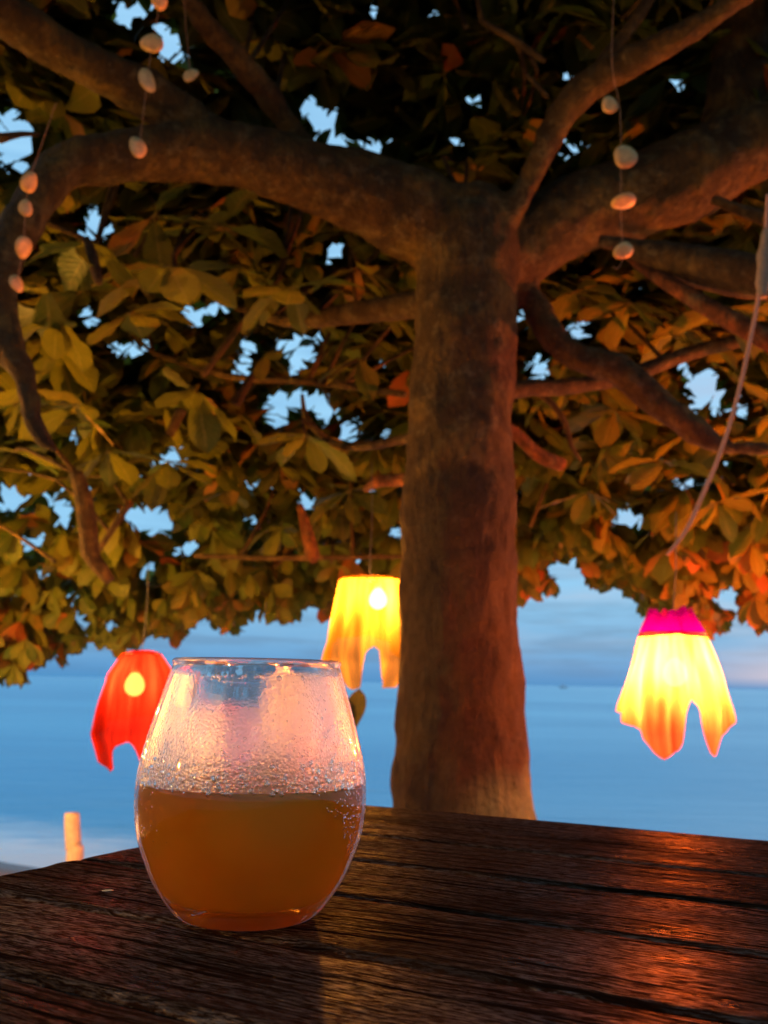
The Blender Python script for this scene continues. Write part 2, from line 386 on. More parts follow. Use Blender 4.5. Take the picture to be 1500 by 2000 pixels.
branch([(1170,470,20,TY-.05),(1225,482,34,TY-.05),(1290,500,62,TY-.08),(1380,524,86,TY-.14),(1450,538,88,TY-.2),(1540,552,84,TY-.26),(1700,600,80,TY-.3)])
branch([(1395,390,18,TY-.1),(1425,402,20,TY-.14),(1462,416,24,TY-.18),(1510,432,28,TY-.22),(1600,470,30,TY-.26)])
branch([(1215,490,12,TY-.02),(1250,520,18,TY-.04),(1320,562,32,TY-.12),(1400,610,38,TY-.2),(1500,664,42,TY-.28),(1600,720,44,TY-.34)], M_limb_lit, wob=.05, label='smooth straight branch coloured as if lit orange')
branch([(985,765,34,TY+.1),(1040,757,34,TY+.14),(1080,757,34,TY+.18),(1180,745,30,TY+.26),(1260,722,30,TY+.3),(1340,692,30,TY+.34),(1430,668,28,TY+.38),(1520,640,24,TY+.4)])
branch([(1040,760,14,TY+.2),(1080,790,13,TY+.22),(1105,830,12,TY+.24),(1115,870,10,TY+.26),(1135,900,6,TY+.28)])
branch([(960,820,30,TY+.1),(1010,850,26,TY+.16),(1040,880,28,TY+.2),(1070,897,30,TY+.22),(1098,908,26,TY+.25)], M_limb_lit, label='short stub coloured as if lit red beside the trunk')
branch([(860,590,60,TY+.05),(800,597,54,TY+.12),(700,610,44,TY+.3),(620,622,36,TY+.45),(545,625,22,TY+.6),(460,600,12,TY+.8)])
branch([(830,850,30,TY+.08),(770,862,18,TY+.3),(700,874,15,TY+.5),(645,862,13,TY+.6),(600,820,12,TY+.7),(590,770,7,TY+.7)])
branch([(830,935,34,TY+.08),(780,938,26,TY+.3),(740,940,24,TY+.4),(715,955,14,TY+.5)], M_limb_lit)
branch([(150,925,26,3.4),(162,970,34,3.4),(172,1030,38,3.4),(176,1080,34,3.4),(195,1108,30,3.4),(214,1135,20,3.4)])
branch([(585,985,12,3.9),(592,1010,18,3.9),(602,1050,26,3.9),(610,1085,30,3.9),(604,1096,16,3.9)], M_limb_lit)
branch([(168,465,14,2.6),(178,490,20,2.6),(188,530,22,2.6),(194,555,14,2.6)])
branch([(0,270,20,2.2),(40,262,12,2.25),(75,262,8,2.3)])
for L in ([(545,545,7,3.2),(470,635,13,3.2),(395,735,14,3.2)], [(505,715,10,3.6),(470,770,20,3.6),(460,790,22,3.6)], [(355,800,22,3.6),(330,850,18,3.6)], [(250,985,16,3.8),(215,1040,13,3.8),(182,1090,10,3.8)],
          [(940,40,10,2.6),(1010,82,16,2.6),(1065,120,10,2.6)],[(1028,145,8,2.6),(1070,190,10,2.6)], [(360,560,9,3.0),(340,500,12,3.0),(380,450,10,3.0)], [(250,520,8,3.1),(170,470,11,3.0),(80,430,10,2.9)],
          [(1000,1085,9,4.2),(880,1085,9,4.2),(560,1090,12,4.2),(380,1085,10,4.3)], [(300,690,12,3.9),(450,735,14,3.8),(600,745,14,3.7),(790,770,14,3.2)]):
    branch(L, name='twig', n=8)

# ---- leaves
def leaf_mesh(k, nu=5, nv=8):
    """one obovate leaf ~1 long along +Y, normal +Z, with fold and curl"""
    r_ = random.Random(k)
    fold = r_.uniform(.10,.34); curl = r_.uniform(-.15,.38); twist = r_.uniform(-.35,.35); wid = r_.uniform(.21,.27)
    V, uvs = [], []
    for j in range(nv+1):
        v = j/nv
        w = wid*(math.sin(math.pi*min(1,(.06+.94*v)**1.25*.98+.01))**.72)*(0.45+.75*v) if v < 1 else .006
        if j == 0: w = .012
        yc = .08+v*.92
        for i in range(nu):
            s = i/(nu-1)*2-1
            x = s*w; zz = fold*abs(x) - curl*v*v*.55 + .018*math.sin(v*17+s*3+k)
            a = twist*v
            V.append((x*math.cos(a)-zz*math.sin(a)*.3, yc - curl*v*.12, zz+x*math.sin(a)))
            uvs.append((.5+s*.5, v))
    Fc = []
    for j in range(nv):
        for i in range(nu-1): q = j*nu+i; Fc.append((q, q+1, q+nu+1, q+nu))
    # petiole
    b = len(V); V += [(-.009,-.02,0),(.009,-.02,0),(.011,.09,.0),(-.011,.09,.0),(0,-.02,-.016),(0,.09,-.018)]
    uvs += [(.5,0)]*6
    Fc += [(b,b+1,b+2,b+3),(b+1,b+4,b+5,b+2),(b+4,b,b+3,b+5)]
    return np.array(V), Fc, uvs
PROTO = [leaf_mesh(k) for k in range(10)]; LOW = [leaf_mesh(k, 3, 5) for k in range(10)]
def basis(d, nrm):
    y = d.normalized(); x = y.cross(nrm)
    if x.length < 1e-3: x = y.cross(Vector((1,.3,0)))
    x.normalize(); z_ = x.cross(y)
    return Matrix((x, y, z_)).transposed()
# large holes in the crown where the sky shows (photo pixels, radius)
HOLES = [(25,255,42),(30,292,36),(247,22,22),(335,85,30),(600,215,22),(640,250,24),(662,275,18),(735,287,15),(1120,284,24),(385,618,24),(175,615,16),(485,675,13),(560,668,16),(540,790,28),(634,792,20),(597,770,10),(1052,715,20),(1130,640,14),(1380,765,34),(20,975,30),(110,975,18),(130,1010,14),(305,1015,32),(255,1010,13),(772,1040,11),(1085,1110,13),(1122,1100,10),(1415,1165,20),(680,842,9),(757,846,10),(598,978,10),(490,950,9),(1240,1018,10),(355,1075,10),(450,598,9),(745,707,9),(472,735,8),(1455,803,9),(65,1055,10),(230,678,9),(270,692,9),(285,675,9),(655,488,8),(600,695,8),(577,718,9),(475,715,9),(425,602,8),(1030,618,7),(1330,720,8),(1210,1020,8),(1340,950,8),(150,850,8),(340,885,9),(205,455,7),(180,415,8),(170,450,8),(620,655,7),(160,1205,8),(290,1105,7),(380,1060,7),(80,1115,7),(495,1010,7),(705,1090,7),(215,1222,7),(1100,1140,7),(1430,1180,7),(1180,180,8),(890,270,12),(925,200,9),(1110,135,8),(1330,160,8),(730,20,9),(860,20,8),(300,5,7)]
def silh(x):
    X = [-1200,-400,0,50,100,150,250,350,450,550,640,700,1000,1025,1060,1140,1190,1235,1300,1400,1450,1500,1900,2700]
    Y = [1420,1385,1345,1325,1300,1268,1262,1238,1222,1205,1198,1180,1190,1200,1150,1145,1135,1180,1215,1235,1215,1225,1260,1340]
    return float(np.interp(x, X, Y))
def ok(c, L):
    q = proj(c)
    if q is None: return True
    x, y = q; rpx = L*.42*F/max(.5, (c-CAM).dot(_f))
    if y + rpx*.75 > silh(x) + 14*math.sin(x*.06) + 8*math.sin(x*.17): return False
    if -100 < x < 1600 and -100 < y:
        for hx, hy, hr in HOLES:
            if (x-hx)**2+(y-hy)**2 < (hr*1.0+(4 if hr < 16 else 0)+rpx*.5)**2: return False
    return True
leaves = []   # (center, matrix, length, proto, tint)
def rosette(c, axis, n, L0, tint0, droop=0., near=False):
    ph = random.random()*6.28
    ax = axis.normalized(); e1 = ax.orthogonal().normalized(); e2 = ax.cross(e1)
    for k in range(n):
        a = ph+2.4*k; el = math.radians(random.uniform(-25, 35))
        d = (e1*math.cos(a)+e2*math.sin(a))*math.cos(el)+ax*math.sin(el)
        d = (d+Vector((0,0,-droop*random.uniform(.5,1.3)))).normalized()
        nrm = (ax+Vector((random.gauss(0,.25),random.gauss(0,.25),random.gauss(0,.25)))).normalized()
        L = L0*random.uniform(.72,1.15)
        cc = c+d*L*.5
        if not ok(cc, L): continue
        M = basis(d, nrm)
        tn = min(1, max(0, tint0+random.gauss(0,.14)+.30*mnoise.noise(c*1.5)-.04+.12*mnoise.noise(c*5)))
        if random.random() < .035: tn = random.uniform(.88,1)
        leaves.append((c, M, L, random.randrange(len(PROTO)), tn, near))
twV, twF = [], []
ros = []
def Rel(el): return float(np.interp(el, [-3,3,8,14,22,30,40,55,70,90], [6.4,6.1,5.3,4.6,4.0,3.55,3.05,2.0,1.15,.05]))
NR = 7000
for i in range(NR):
    # even directions over the dome seen from under the crown
    if i % 4: az = math.radians(random.uniform(-29, 29)); el = random.choice([random.uniform(1.,12), random.uniform(1.,24), random.uniform(8,44), random.uniform(14,32), random.uniform(26, 50)])
    elif i % 16 in (4, 12): az = math.radians(random.uniform(82, 278)); el = random.choice([random.uniform(16,50), random.uniform(30,80)])  # unseen crown behind the camera, added to shade off blue sky light
    else: az = math.radians(random.uniform(-82, 82)); el = random.choice([random.uniform(1.,26), random.uniform(15,50), random.uniform(42,84)])
    Rr = Rel(el)*(1+random.uniform(-.07,.28)) + (.5 if i % 4 == 0 else 0)
    el_r = math.radians(el)
    c = CAM+Vector((math.sin(az)*Rr, math.cos(az)*Rr, math.tan(el_r)*Rr))
    if el > 38: c.z = min(c.z, 3.9+random.uniform(-.3,.4))
    if abs(c.x-TR.x) < .5 and c.y < TR.y+.4 and c.z < 2.4: continue
    low = max(0, min(1, (16-el)/13))
    rightness = max(0, min(1, (math.degrees(az)+2)/20))
    L0 = random.uniform(.20,.30) - .07*low
    ax = Vector((random.gauss(0,.45), random.gauss(-.35,.4), 1)) if low < .5 else Vector((random.gauss(0,.7), random.gauss(-.9,.5), random.gauss(.3,.6)))
    rosette(c, ax, random.randint(6,9), L0, .25+.54*low+.22*low*rightness, .35+1.0*low)  # lower and right leaves tinted warmer: lantern glow put into leaf colour
    ros.append(c)
# rows of leaves hanging along the lower rim of the crown
for i in range(900):
    x = random.uniform(-700, 2200); yb = silh(x)
    Y = random.uniform(5.0, 6.4)
    c = at(x, yb-random.uniform(10, 120), Y)
    if abs(x-895) < 110: continue
    rosette(c, Vector((random.gauss(0,.7), -1, random.gauss(.2,.5))), 5, random.uniform(.12,.18), .68+(.15 if x > 950 else 0), 1.5)  # rim leaves carry lantern glow in their tint, more so at right
# nearer rosettes under the limbs, leaf by leaf
NEAR = [(180,470,2.75,.30),(330,520,2.8,.28),(110,620,2.9,.27),(250,610,3.0,.26),(430,440,3.0,.30),(570,560,3.1,.26),(700,520,3.1,.25),(380,760,3.3,.26),(600,850,3.3,.24),(520,690,3.5,.22),
        (700,700,3.4,.24),(150,790,3.2,.24),(60,760,3.3,.26),(900,80,3.1,.34),(780,60,3.3,.3),(660,80,3.2,.3),(1150,70,3.2,.3),(1300,190,3.2,.3),(60,150,3.0,.3),(230,60,3.1,.26),(450,180,3.2,.28),
        (160,30,3.2,.28),(860,210,3.2,.28),(960,160,3.1,.3),(1230,590,3.2,.26),(1120,570,3.3,.24),(1330,640,3.3,.26),(1420,600,3.1,.28),(1200,800,3.6,.24),(1300,900,3.6,.25),(1090,760,3.7,.22),(1430,740,3.3,.26),
        (1400,980,4.0,.24),(1150,960,4.1,.22),(680,960,4.0,.22),(560,1030,4.4,.2),(330,900,3.7,.24),(210,880,3.6,.24),(440,960,4.0,.22),(90,560,2.7,.25),(470,520,3.2,.28),(750,590,3.3,.22),(300,420,2.9,.27),(30,880,3.7,.24)]
for x, y, Y, L in NEAR:
    c = at(x, y, Y)
    rosette(c, Vector((random.gauss(0,.25), random.gauss(-.45,.25), 1)), random.randint(6,8), L*.98, random.uniform(.12,.42), .45, True)
    ros.append(c)
# individual leaves: the 300 that show largest; the rest is one mass
def size(l):
    q = proj(l[0]+l[1]@Vector((0,.5*l[2],0)))
    if q is None or not (-60 < q[0] < 1560 and -60 < q[1] < 1400): return 0
    return l[2]/(l[0]-CAM).length*(1.6 if l[5] else 1)
leaves.sort(key=size, reverse=True)
indiv, rest = leaves[:290], leaves[290:]
LM = {}
for kp in range(len(PROTO)):
    for b in range(6):
        V, Fc, uvs = PROTO[kp]
        me = bpy.data.meshes.new('leaf'); me.from_pydata(V.tolist(), [], Fc); me.update()
        me.polygons.foreach_set('use_smooth', [True]*len(me.polygons))
        ul = me.uv_layers.new(name='UVMap')
        for lp in me.loops: ul.data[lp.index].uv = uvs[lp.vertex_index]
        a = me.attributes.new('tint', 'FLOAT', 'POINT'); a.data.foreach_set('value', [b/5*.9]*len(V))
        me.materials.append(M_leaf); LM[(kp, b)] = me
for c, M, L, kp, tn, nr in indiv:
    o = bpy.data.objects.new('leaf', LM[(kp, min(5, int(tn*6)))]); COL.objects.link(o); o.parent = tree
    mm = (M*L).to_4x4(); mm.translation = c-TR; o.matrix_local = mm
vo = []; fo = []; tv_ = []; uvv = []; base_i = 0
for c, M, L, kp, tn, nr in rest:
    V, Fc, uvs = LOW[kp]
    A_ = np.array(M)*L
    vo.append(V@A_.T+np.array(c-TR)); tv_.append(np.full(len(V), tn))
    fo.append(np.array(Fc)+base_i); uvv.append(np.array(uvs)); base_i += len(V)
vo = np.concatenate(vo); fo = np.concatenate(fo); tv_ = np.concatenate(tv_); uvv = np.concatenate(uvv)
me = bpy.data.meshes.new('foliage'); me.vertices.add(len(vo)); me.vertices.foreach_set('co', vo.ravel())
me.loops.add(fo.size); me.loops.foreach_set('vertex_index', fo.ravel().astype(np.int32))
me.polygons.add(len(fo)); me.polygons.foreach_set('loop_start', np.arange(0, fo.size, 4, dtype=np.int32))
me.update(calc_edges=True); me.validate()
me.polygons.foreach_set('use_smooth', [True]*len(me.polygons))
ul = me.uv_layers.new(name='UVMap'); ul.data.foreach_set('uv', uvv[fo.ravel()].ravel().astype(np.float32))
a = me.attributes.new('tint', 'FLOAT', 'POINT'); a.data.foreach_set('value', tv_.astype(np.float32))
tag(link('foliage', me, M_leaf, tree), kind='stuff')
print('leaves', len(leaves))
# fine twigs carrying the rosettes
AP = np.array([tuple(p) for p in ALLP])
used = {}
for c in random.sample(ros, min(1500, len(ros))):
    q = proj(c)
    d2 = np.linalg.norm(AP-np.array(c), axis=1); ii = int(np.argmin(d2)); s = Vector(AP[ii])
    if used.get(ii, 0) >= 2: continue
    used[ii] = used.get(ii, 0)+1
    Ln = (s-c).length
    if Ln > 1.1: s = c+(s-c).normalized()*1.1; s.z -= .05
    mid_ = (s+c)/2+Vector((random.gauss(0,.05), random.gauss(0,.05), random.gauss(.06,.05)))
    P, R = catmull([s, mid_, c], [.010, .008, .005], .14)
    if all(ok(p_, .03) for p_ in P): tube_data(P, R, 5, twV, twF)
tag(mesh('twigs', to_tree(twV), twF, M_limb, tree), kind='stuff')

# ================================================================== LANTERNS
def lantern(name, top, H_, prof, hem, mt, label, mt2=None, crown=None, power=200, lcol=(1,.50,.17), ripple=10, cord_top=None, rot=0, bulb=(0,0,.3), seed=1, ringr=None):
    """prof: (v, radius) along the cloth; hem: (angle deg, length 0..1) where 0 deg faces the camera"""
    o = empty(name, top, rot); tag(o, label, 'lantern', 'cloth lanterns hanging from the tree')
    n, nv = 96, 30
    V, uvs = [], []
    hx = [a for a,_ in hem]; hy = [b for _,b in hem]
    hx = [hx[-1]-360]+hx+[hx[0]+360]; hy = [hy[-1]]+hy+[hy[0]]
    r_ = random.Random(seed); phs = [r_.uniform(0,6.28) for _ in range(4)]
    for j in range(nv+1):
        for i in range(n):
            a = 360*i/n; ar = math.radians(a-90)    # -90: towards the camera (-Y)
            aa = a if a <= hx[-1] else a-360
            ln = float(np.interp(a if a < 300 else a-360 if a-360 >= hx[0] else a, hx, hy))
            v = j/nv*ln
            R_ = float(np.interp(v, [q[0] for q in prof], [q[1] for q in prof]))
            am = .115*min(1, v*1.3)
            R_ *= 1+am*(math.cos(ripple*math.radians(a)+phs[0])+.5*math.cos((ripple*1.7//1)*math.radians(a)+phs[1]+v*1.5))
            R_ *= 1+.03*math.sin(v*9+a*.05+phs[2])
            V.append((R_*math.cos(ar), R_*math.sin(ar), -v*H_)); uvs.append((i/n, v))
    Fc, mi = [], []
    for j in range(nv):
        for i in range(n):
            Fc.append((j*n+i, j*n+(i+1)%n, (j+1)*n+(i+1)%n, (j+1)*n+i)); mi.append(1 if (mt2 and j >= nv*.80) else 0)
    me = bpy.data.meshes.new('shade'); me.from_pydata(V, [], Fc); me.update()
    me.polygons.foreach_set('use_smooth', [True]*len(Fc))
    ul = me.uv_layers.new(name='UVMap')
    for lp in me.loops: ul.data[lp.index].uv = uvs[lp.vertex_index]
    me.materials.append(mt)
    if mt2: me.materials.append(mt2)
    me.polygons.foreach_set('material_index', mi)
    s = link('shade', me, None, o)
    rr = ringr or prof[0][1]
    crown = crown or (mt, .006, .012)  # default cloth top, added to keep bulb light off the upper crown
    if crown:
        V, Fc = [], []
        cm, ch, cr = crown
        for j in range(9):
            v = j/8
            for i in range(n):
                a = 2*math.pi*i/n; R_ = prof[0][1]*1.02*(1-v)+cr*v + .006*math.sin(a*9)*v
                hz = ch*v*(1+.20*math.sin(a*4+1.0)+.10*math.sin(a*9)) - (.012 if j == 0 else 0)
                V.append((R_*math.cos(a), R_*math.sin(a), hz))
        for j in range(8):
            for i in range(n): Fc.append((j*n+i, j*n+(i+1)%n, (j+1)*n+(i+1)%n, (j+1)*n+i))
        me = bpy.data.meshes.new('collar'); me.from_pydata(V, [], Fc); me.update(); me.polygons.foreach_set('use_smooth', [True]*len(Fc))
        me.uv_layers.new(name='UVMap'); link('collar', me, cm, o)
    # frame ring with two spokes
    P = [Vector((rr*math.cos(2*math.pi*k/36), rr*math.sin(2*math.pi*k/36), -.004)) for k in range(37)]
    V, Fc = tube_data(P, [.0022]*37, 6, caps=False)
    for a in (0, math.pi/2): tube_data([Vector((-rr*math.cos(a), -rr*math.sin(a), -.004)), Vector((rr*math.cos(a), rr*math.sin(a), -.004))], [.0018]*2, 6, V, Fc)
    mesh('frame_ring', V, Fc, M_brass, o)
    # bulb with socket
    bx, by, bz = bulb; bz = -bz*H_
    bm = bmesh.new(); bmesh.ops.create_uvsphere(bm, u_segments=20, v_segments=12, radius=.030)
    for v in bm.verts:
        if v.co.z > 0: k = v.co.z/.03; v.co.x *= 1-.45*k*k; v.co.y *= 1-.45*k*k; v.co.z *= 1.55
    bmesh.ops.translate(bm, verts=bm.verts, vec=(bx, by, bz)); bl = bmobj('bulb', bm, M_bulb, o)
    V, Fc = tube_data([Vector((bx,by,bz+.040)), Vector((bx,by,bz+.075)), Vector((bx*.6,by*.6,bz+.085))], [.014,.015,.008], 14); mesh('socket', V, Fc, M_wire, bl)
    ct = Vector(cord_top)-Vector(top) if cord_top else Vector((0,0,.5))
    ct = Matrix.Rotation(-rot, 3, 'Z')@ct
    P, R = catmull([Vector((bx*.6,by*.6,bz+.08)), Vector((0,0,.02)), ct*.5+Vector((.004,0,0)), ct], [.0014]*4, .03)
    V, Fc = tube_data(P, R, 6); mesh('cord', V, Fc, M_wire, o)
    L = bpy.data.lights.new('lantern_bulb_light', 'POINT'); L.energy = power; L.color = lcol; L.shadow_soft_size = .022
    lo = bpy.data.objects.new('lantern_bulb_light', L); COL.objects.link(lo); lo.parent = o; lo.location = (bx, by, bz-.005)
    return o
# right: orange gauze with magenta collar
Yr = 2.35; c0 = at(1313, 1236, Yr); sc = rad(2, c0)    # metres per pixel
lantern('cloth_lantern', c0, 236*sc, [(0,62*sc),(.12,70*sc),(.35,84*sc),(.6,98*sc),(.78,100*sc),(1,78*sc)],
        [(0,.53),(10,.60),(16,.78),(24,.97),(34,.93),(48,.80),(70,.68),(90,.60),(110,.5),(150,.46),(180,.44),(196,.47),(212,.58),(235,.64),(252,.66),(270,.68),(290,.76),(312,.90),(326,1.0),(338,.95),(348,.90),(353,.62)],
        M_gold, 'orange gauze lantern with a magenta collar hanging at the right above the sea', crown=(M_pink, 40*sc, 38*sc), power=110, cord_top=at(1320,1000,Yr), bulb=(0,-.01,.34), seed=3)
# middle: yellow, half behind the trunk
Ym = 3.15; c0 = at(722, 1130, Ym); sc = rad(2, c0)
lantern('cloth_lantern', c0, 214*sc, [(0,56*sc),(.03,60*sc),(.25,66*sc),(.5,76*sc),(.75,84*sc),(1,64*sc)],
        [(0,.66),(9,.62),(15,.66),(19,.90),(30,.98),(48,.97),(70,.92),(90,.97),(120,.80),(150,.56),(180,.5),(240,.54),(270,.66),(288,.74),(308,.86),(322,.98),(340,1.0),(350,.97),(354,.72)],
        M_amber, 'yellow gauze lantern partly hidden by the left side of the trunk', power=125, cord_top=at(726,900,Ym), bulb=(.030,-.012,.20), seed=5)
# left: red, behind the glass
Yl = 2.9; c0 = at(278, 1274, Yl); sc = rad(2, c0)
lantern('cloth_lantern', c0, 224*sc, [(0,34*sc),(.06,44*sc),(.2,64*sc),(.42,72*sc),(.7,80*sc),(1,58*sc)],
        [(0,.74),(10,.76),(26,.95),(60,.82),(90,.7),(120,.6),(180,.55),(240,.6),(270,.74),(290,.80),(308,.92),(322,1.0),(336,.96),(347,.78)],
        M_red, 'red gauze lantern hanging left of the drinking glass', power=40, lcol=(1,.5,.22), cord_top=at(290,1100,Yl), bulb=(-.012,-.02,.29), seed=9)
# unseen lanterns added out of frame for warm light on trunk and leaves
for k, (p, mt_, pw, nm) in enumerate([((-1.75,2.35,.98), M_amber, 420, 'unseen yellow gauze lantern added beyond the left edge of the picture'), ((2.3,2.9,1.35), M_amber, 260, 'unseen yellow gauze lantern added beyond the right edge of the picture'),
        ((-2.0,-.25,1.3), M_amber, 330, 'unseen yellow gauze lantern added behind and left of the viewer'), ((-2.3,3.7,1.22), M_amber, 950, 'unseen yellow gauze lantern added far out on the left side'), ((2.45,3.6,1.22), M_gold, 1700, 'unseen orange gauze lantern added far out on the right side')]):
    lantern('cloth_lantern', p, .30, [(0,.07),(.2,.08),(.6,.11),(1,.08)], [(0,.7),(30,1.),(60,.75),(120,.9),(180,.7),(240,.95),(300,.72),(330,1.)], mt_, nm, power=pw, lcol=(1,.62,.30), cord_top=(p[0],p[1],p[2]+1.0), seed=20+k)

# ================================================================== SHELL GARLANDS
def shell_mesh(k):
    r_ = random.Random(k); n = 20; V = [(0,0,.0016)]
    for ring in (.45, 1.):
        for i in range(n):
            a = 2*math.pi*i/n; rr = ring*.5*(1+.07*math.sin(a*2+k)+.05*math.sin(a*3+k*2)+r_.uniform(-.01,.01))
            V.append((rr*math.cos(a), rr*math.sin(a)*.86, -.0-.05*ring*ring*.5))
    V = [(x, y, z_) for x, y, z_ in V]; m0 = len(V)
    V += [(x*.98, y*.98, z_-.018) for x, y, z_ in V]
    Fc = []
    for s, fl in ((0, False), (m0, True)):
        for i in range(n):
            f1 = (s, s+1+i, s+1+(i+1)%n); f2 = (s+1+i, s+1+n+i, s+1+n+(i+1)%n, s+1+(i+1)%n)
            Fc += [f1[::-1], f2[::-1]] if fl else [f1, f2]
    for i in range(n): a, b = 1+n+i, 1+n+(i+1)%n; Fc.append((a, a+m0, b+m0, b))
    return V, Fc
def garland(label, Y, shells, ends, mt=M_shell):
    o = empty('shell_garland', at(*ends[0], Y)); tag(o, label, 'shell garland', 'shell strings hanging from the limbs')
    O = o.location.copy()
    P, R = catmull([at(x, y, Y)-O for x, y in ends], [.0005]*len(ends), .03)
    V, Fc = tube_data(P, R, 6); mesh('string', V, Fc, M_rope, o)
    for k, (x, y, w, h, ang, tilt) in enumerate(shells):
        c = at(x, y, Y)-O; w *= .92; h *= .92; s = 2*rad(w, at(x, y, Y))/1.0; s2 = 2*rad(h, at(x, y, Y))
        V, Fc = shell_mesh(k+int(x)); S = max(s, s2)
        f = min(s, s2)/S
        M = Matrix.Rotation(math.radians(-ang), 3, 'Y')@Matrix.Rotation(math.radians(90), 3, 'X')@Matrix.Rotation(math.acos(max(.18, min(1,f)))*tilt, 3, 'X')
        mesh('shell', [M@(Vector(v)*S)+c for v in V], Fc, mt, o)
garland('string of four pale shells in front of the upper left limbs', 1.95, [(312,2,28,40,60,1),(297,84,42,48,20,.6),(288,156,36,52,95,1),(270,287,36,50,100,1)], [(318,-160),(312,0),(297,85),(288,156),(272,287)])
garland('string of four pale shells hanging at the far left edge', 1.95, [(57,356,28,44,60,1),(50,406,30,36,80,1),(47,483,18,50,70,1),(33,553,20,42,100,1)], [(110,200),(75,300),(57,356),(50,406),(45,483),(33,553)])
garland('single pale shell on a thread near the top left', 2.1, [(372,146,34,34,40,.6)], [(352,-120),(362,40),(372,146)])
garland('string of four pale shells hanging in front of the large right limb', 1.9, [(1191,205,38,34,-30,.7),(1222,306,46,54,10,.5),(1219,394,22,52,10,1),(1218,490,44,34,20,.9)], [(1202,-60),(1195,120),(1210,205),(1213,306),(1212,394),(1216,490),(1214,512),(1206,525),(1196,520)])
# hanging rope on the right
o = empty('hanging_rope', at(1496, 440, 2.1)); tag(o, 'thin curved rope dangling from a grey knot at the right edge', 'rope'); O = o.location.copy()
P, R = catmull(*[(lambda a: [v-O for v in a] if isinstance(a[0], Vector) else a)(q) for q in pxpath([(1500,380,8,2.1),(1490,520,8,2.1),(1470,640,8,2.1),(1440,775,8,2.1),(1408,880,8,2.1),(1375,960,8,2.1),(1340,1035,8,2.1),(1303,1084,6,2.1)])], .02)
V, Fc = tube_data(P, R, 8, wob=.1); mesh('strand', V, Fc, simple('pinkish_rope', (.45,.24,.17), .85, bumpscale=300), o)
P, R = catmull(*[(lambda a: [v-O for v in a] if isinstance(a[0], Vector) else a)(q) for q in pxpath([(1500,450,20,2.1),(1494,490,26,2.1),(1490,545,28,2.1),(1489,580,18,2.1)])], .01)
V, Fc = tube_data(P, R, 12, wob=.3); mesh('knot', V, Fc, simple('grey_rope', (.24,.2,.16), .9, bumpscale=200, bs=.8, bd=.006), o)

# ================================================================== POST, SAPLING, BOAT
pb = at(141, 1590, 5.0); gz = 0.0
sd0 = sdist(pb.x, pb.y); gz = 0 if sd0 < -3.2 else (SEA-.03)*(min((sd0+3.2)/3.2,1))**1.5
pr = rad(30, pb)
P = [Vector((0,0,-.1)), Vector((.0,0,.2)), Vector((-.01,0,(pb.z-gz)*.55)), Vector((-.03,0,pb.z-gz-.012)), Vector((-.03,0,pb.z-gz))]
V, Fc = tube_data(*catmull(P, [pr*1.12, pr*1.08, pr*1.03, pr, pr*.86], .05), 18, wob=.06)
po = mesh('wooden_post', V, Fc, M_post, loc=(pb.x+.03, pb.y, gz)); tag(po, 'short pale wooden post standing on the shore behind the table', 'post')
sp = at(672, 1560, 2.6); o = empty('sapling', (sp.x, sp.y, 0)); tag(o, 'small dark-leaved sapling peeking out behind the right side of the glass', 'plant')
O = Vector((sp.x, sp.y, 0)); tip = at(690, 1436, 2.6)-O
V, Fc = tube_data(*catmull([Vector((0,0,-.02)), Vector((-.02,0,.35)), Vector((tip.x-.01,0,tip.z-.12)), tip], [.006,.005,.004,.002], .05), 7); mesh('stem', V, Fc, M_limb, o)
for k, (dx, dz, s_) in enumerate([(.10,1.,.13),(-.6,.5,.08),(-.2,.9,.11)]):
    lo = bpy.data.objects.new('leaf', LM[(k, 0)]); COL.objects.link(lo); lo.parent = o
    mm = (basis(Vector((dx, -.2, dz)), Vector((-.1,-1,.2)))*s_).to_4x4(); mm.translation = tip; lo.matrix_local = mm
bp_ = onz(1100, 1340.5, SEA); bp_ = Vector((bp_.x, bp_.y, SEA)) if 0 < bp_.y < 3000 else Vector((240,1200,SEA))
Yb = 480.; bp_ = at(1100, 1336, Yb); bp_.z = SEA; k_ = Yb/F
V, Fc = [], []
for zz, s_ in ((-.1,.7),(.9,1.)):
    for i in range(16):
        a = 2*math.pi*i/16; V.append((math.cos(a)*2.6*s_*(1), math.sin(a)*.9*s_, zz+(.35*abs(math.cos(a))**3 if zz > 0 else 0)))
for i in range(16): Fc.append((i, (i+1)%16, 16+(i+1)%16, 16+i))
Fc.append(tuple(range(16,32)))
bo = empty('distant_boat', bp_); tag(bo, 'tiny pale boat far out on the horizon right of the trunk', 'boat')
mesh('hull', V, Fc, M_boat, bo, smooth=False)
bm = bmesh.new(); bmesh.ops.create_cube(bm, size=1); bmesh.ops.scale(bm, vec=(1.8,1.1,1.1), verts=bm.verts); bmesh.ops.translate(bm, vec=(-.2,0,1.5), verts=bm.verts); bmesh.ops.bevel(bm, geom=bm.edges[:], offset=.12, segments=2); bmobj('cabin', bm, M_boat, bo, False)

# ================================================================== TABLE
TZ = .75
tang = math.atan2(-.464, .886)
tb = empty('wooden_table', (0,0,0), tang); tag(tb, 'dark weathered plank table with worn staggered plank ends under the glass', 'table')
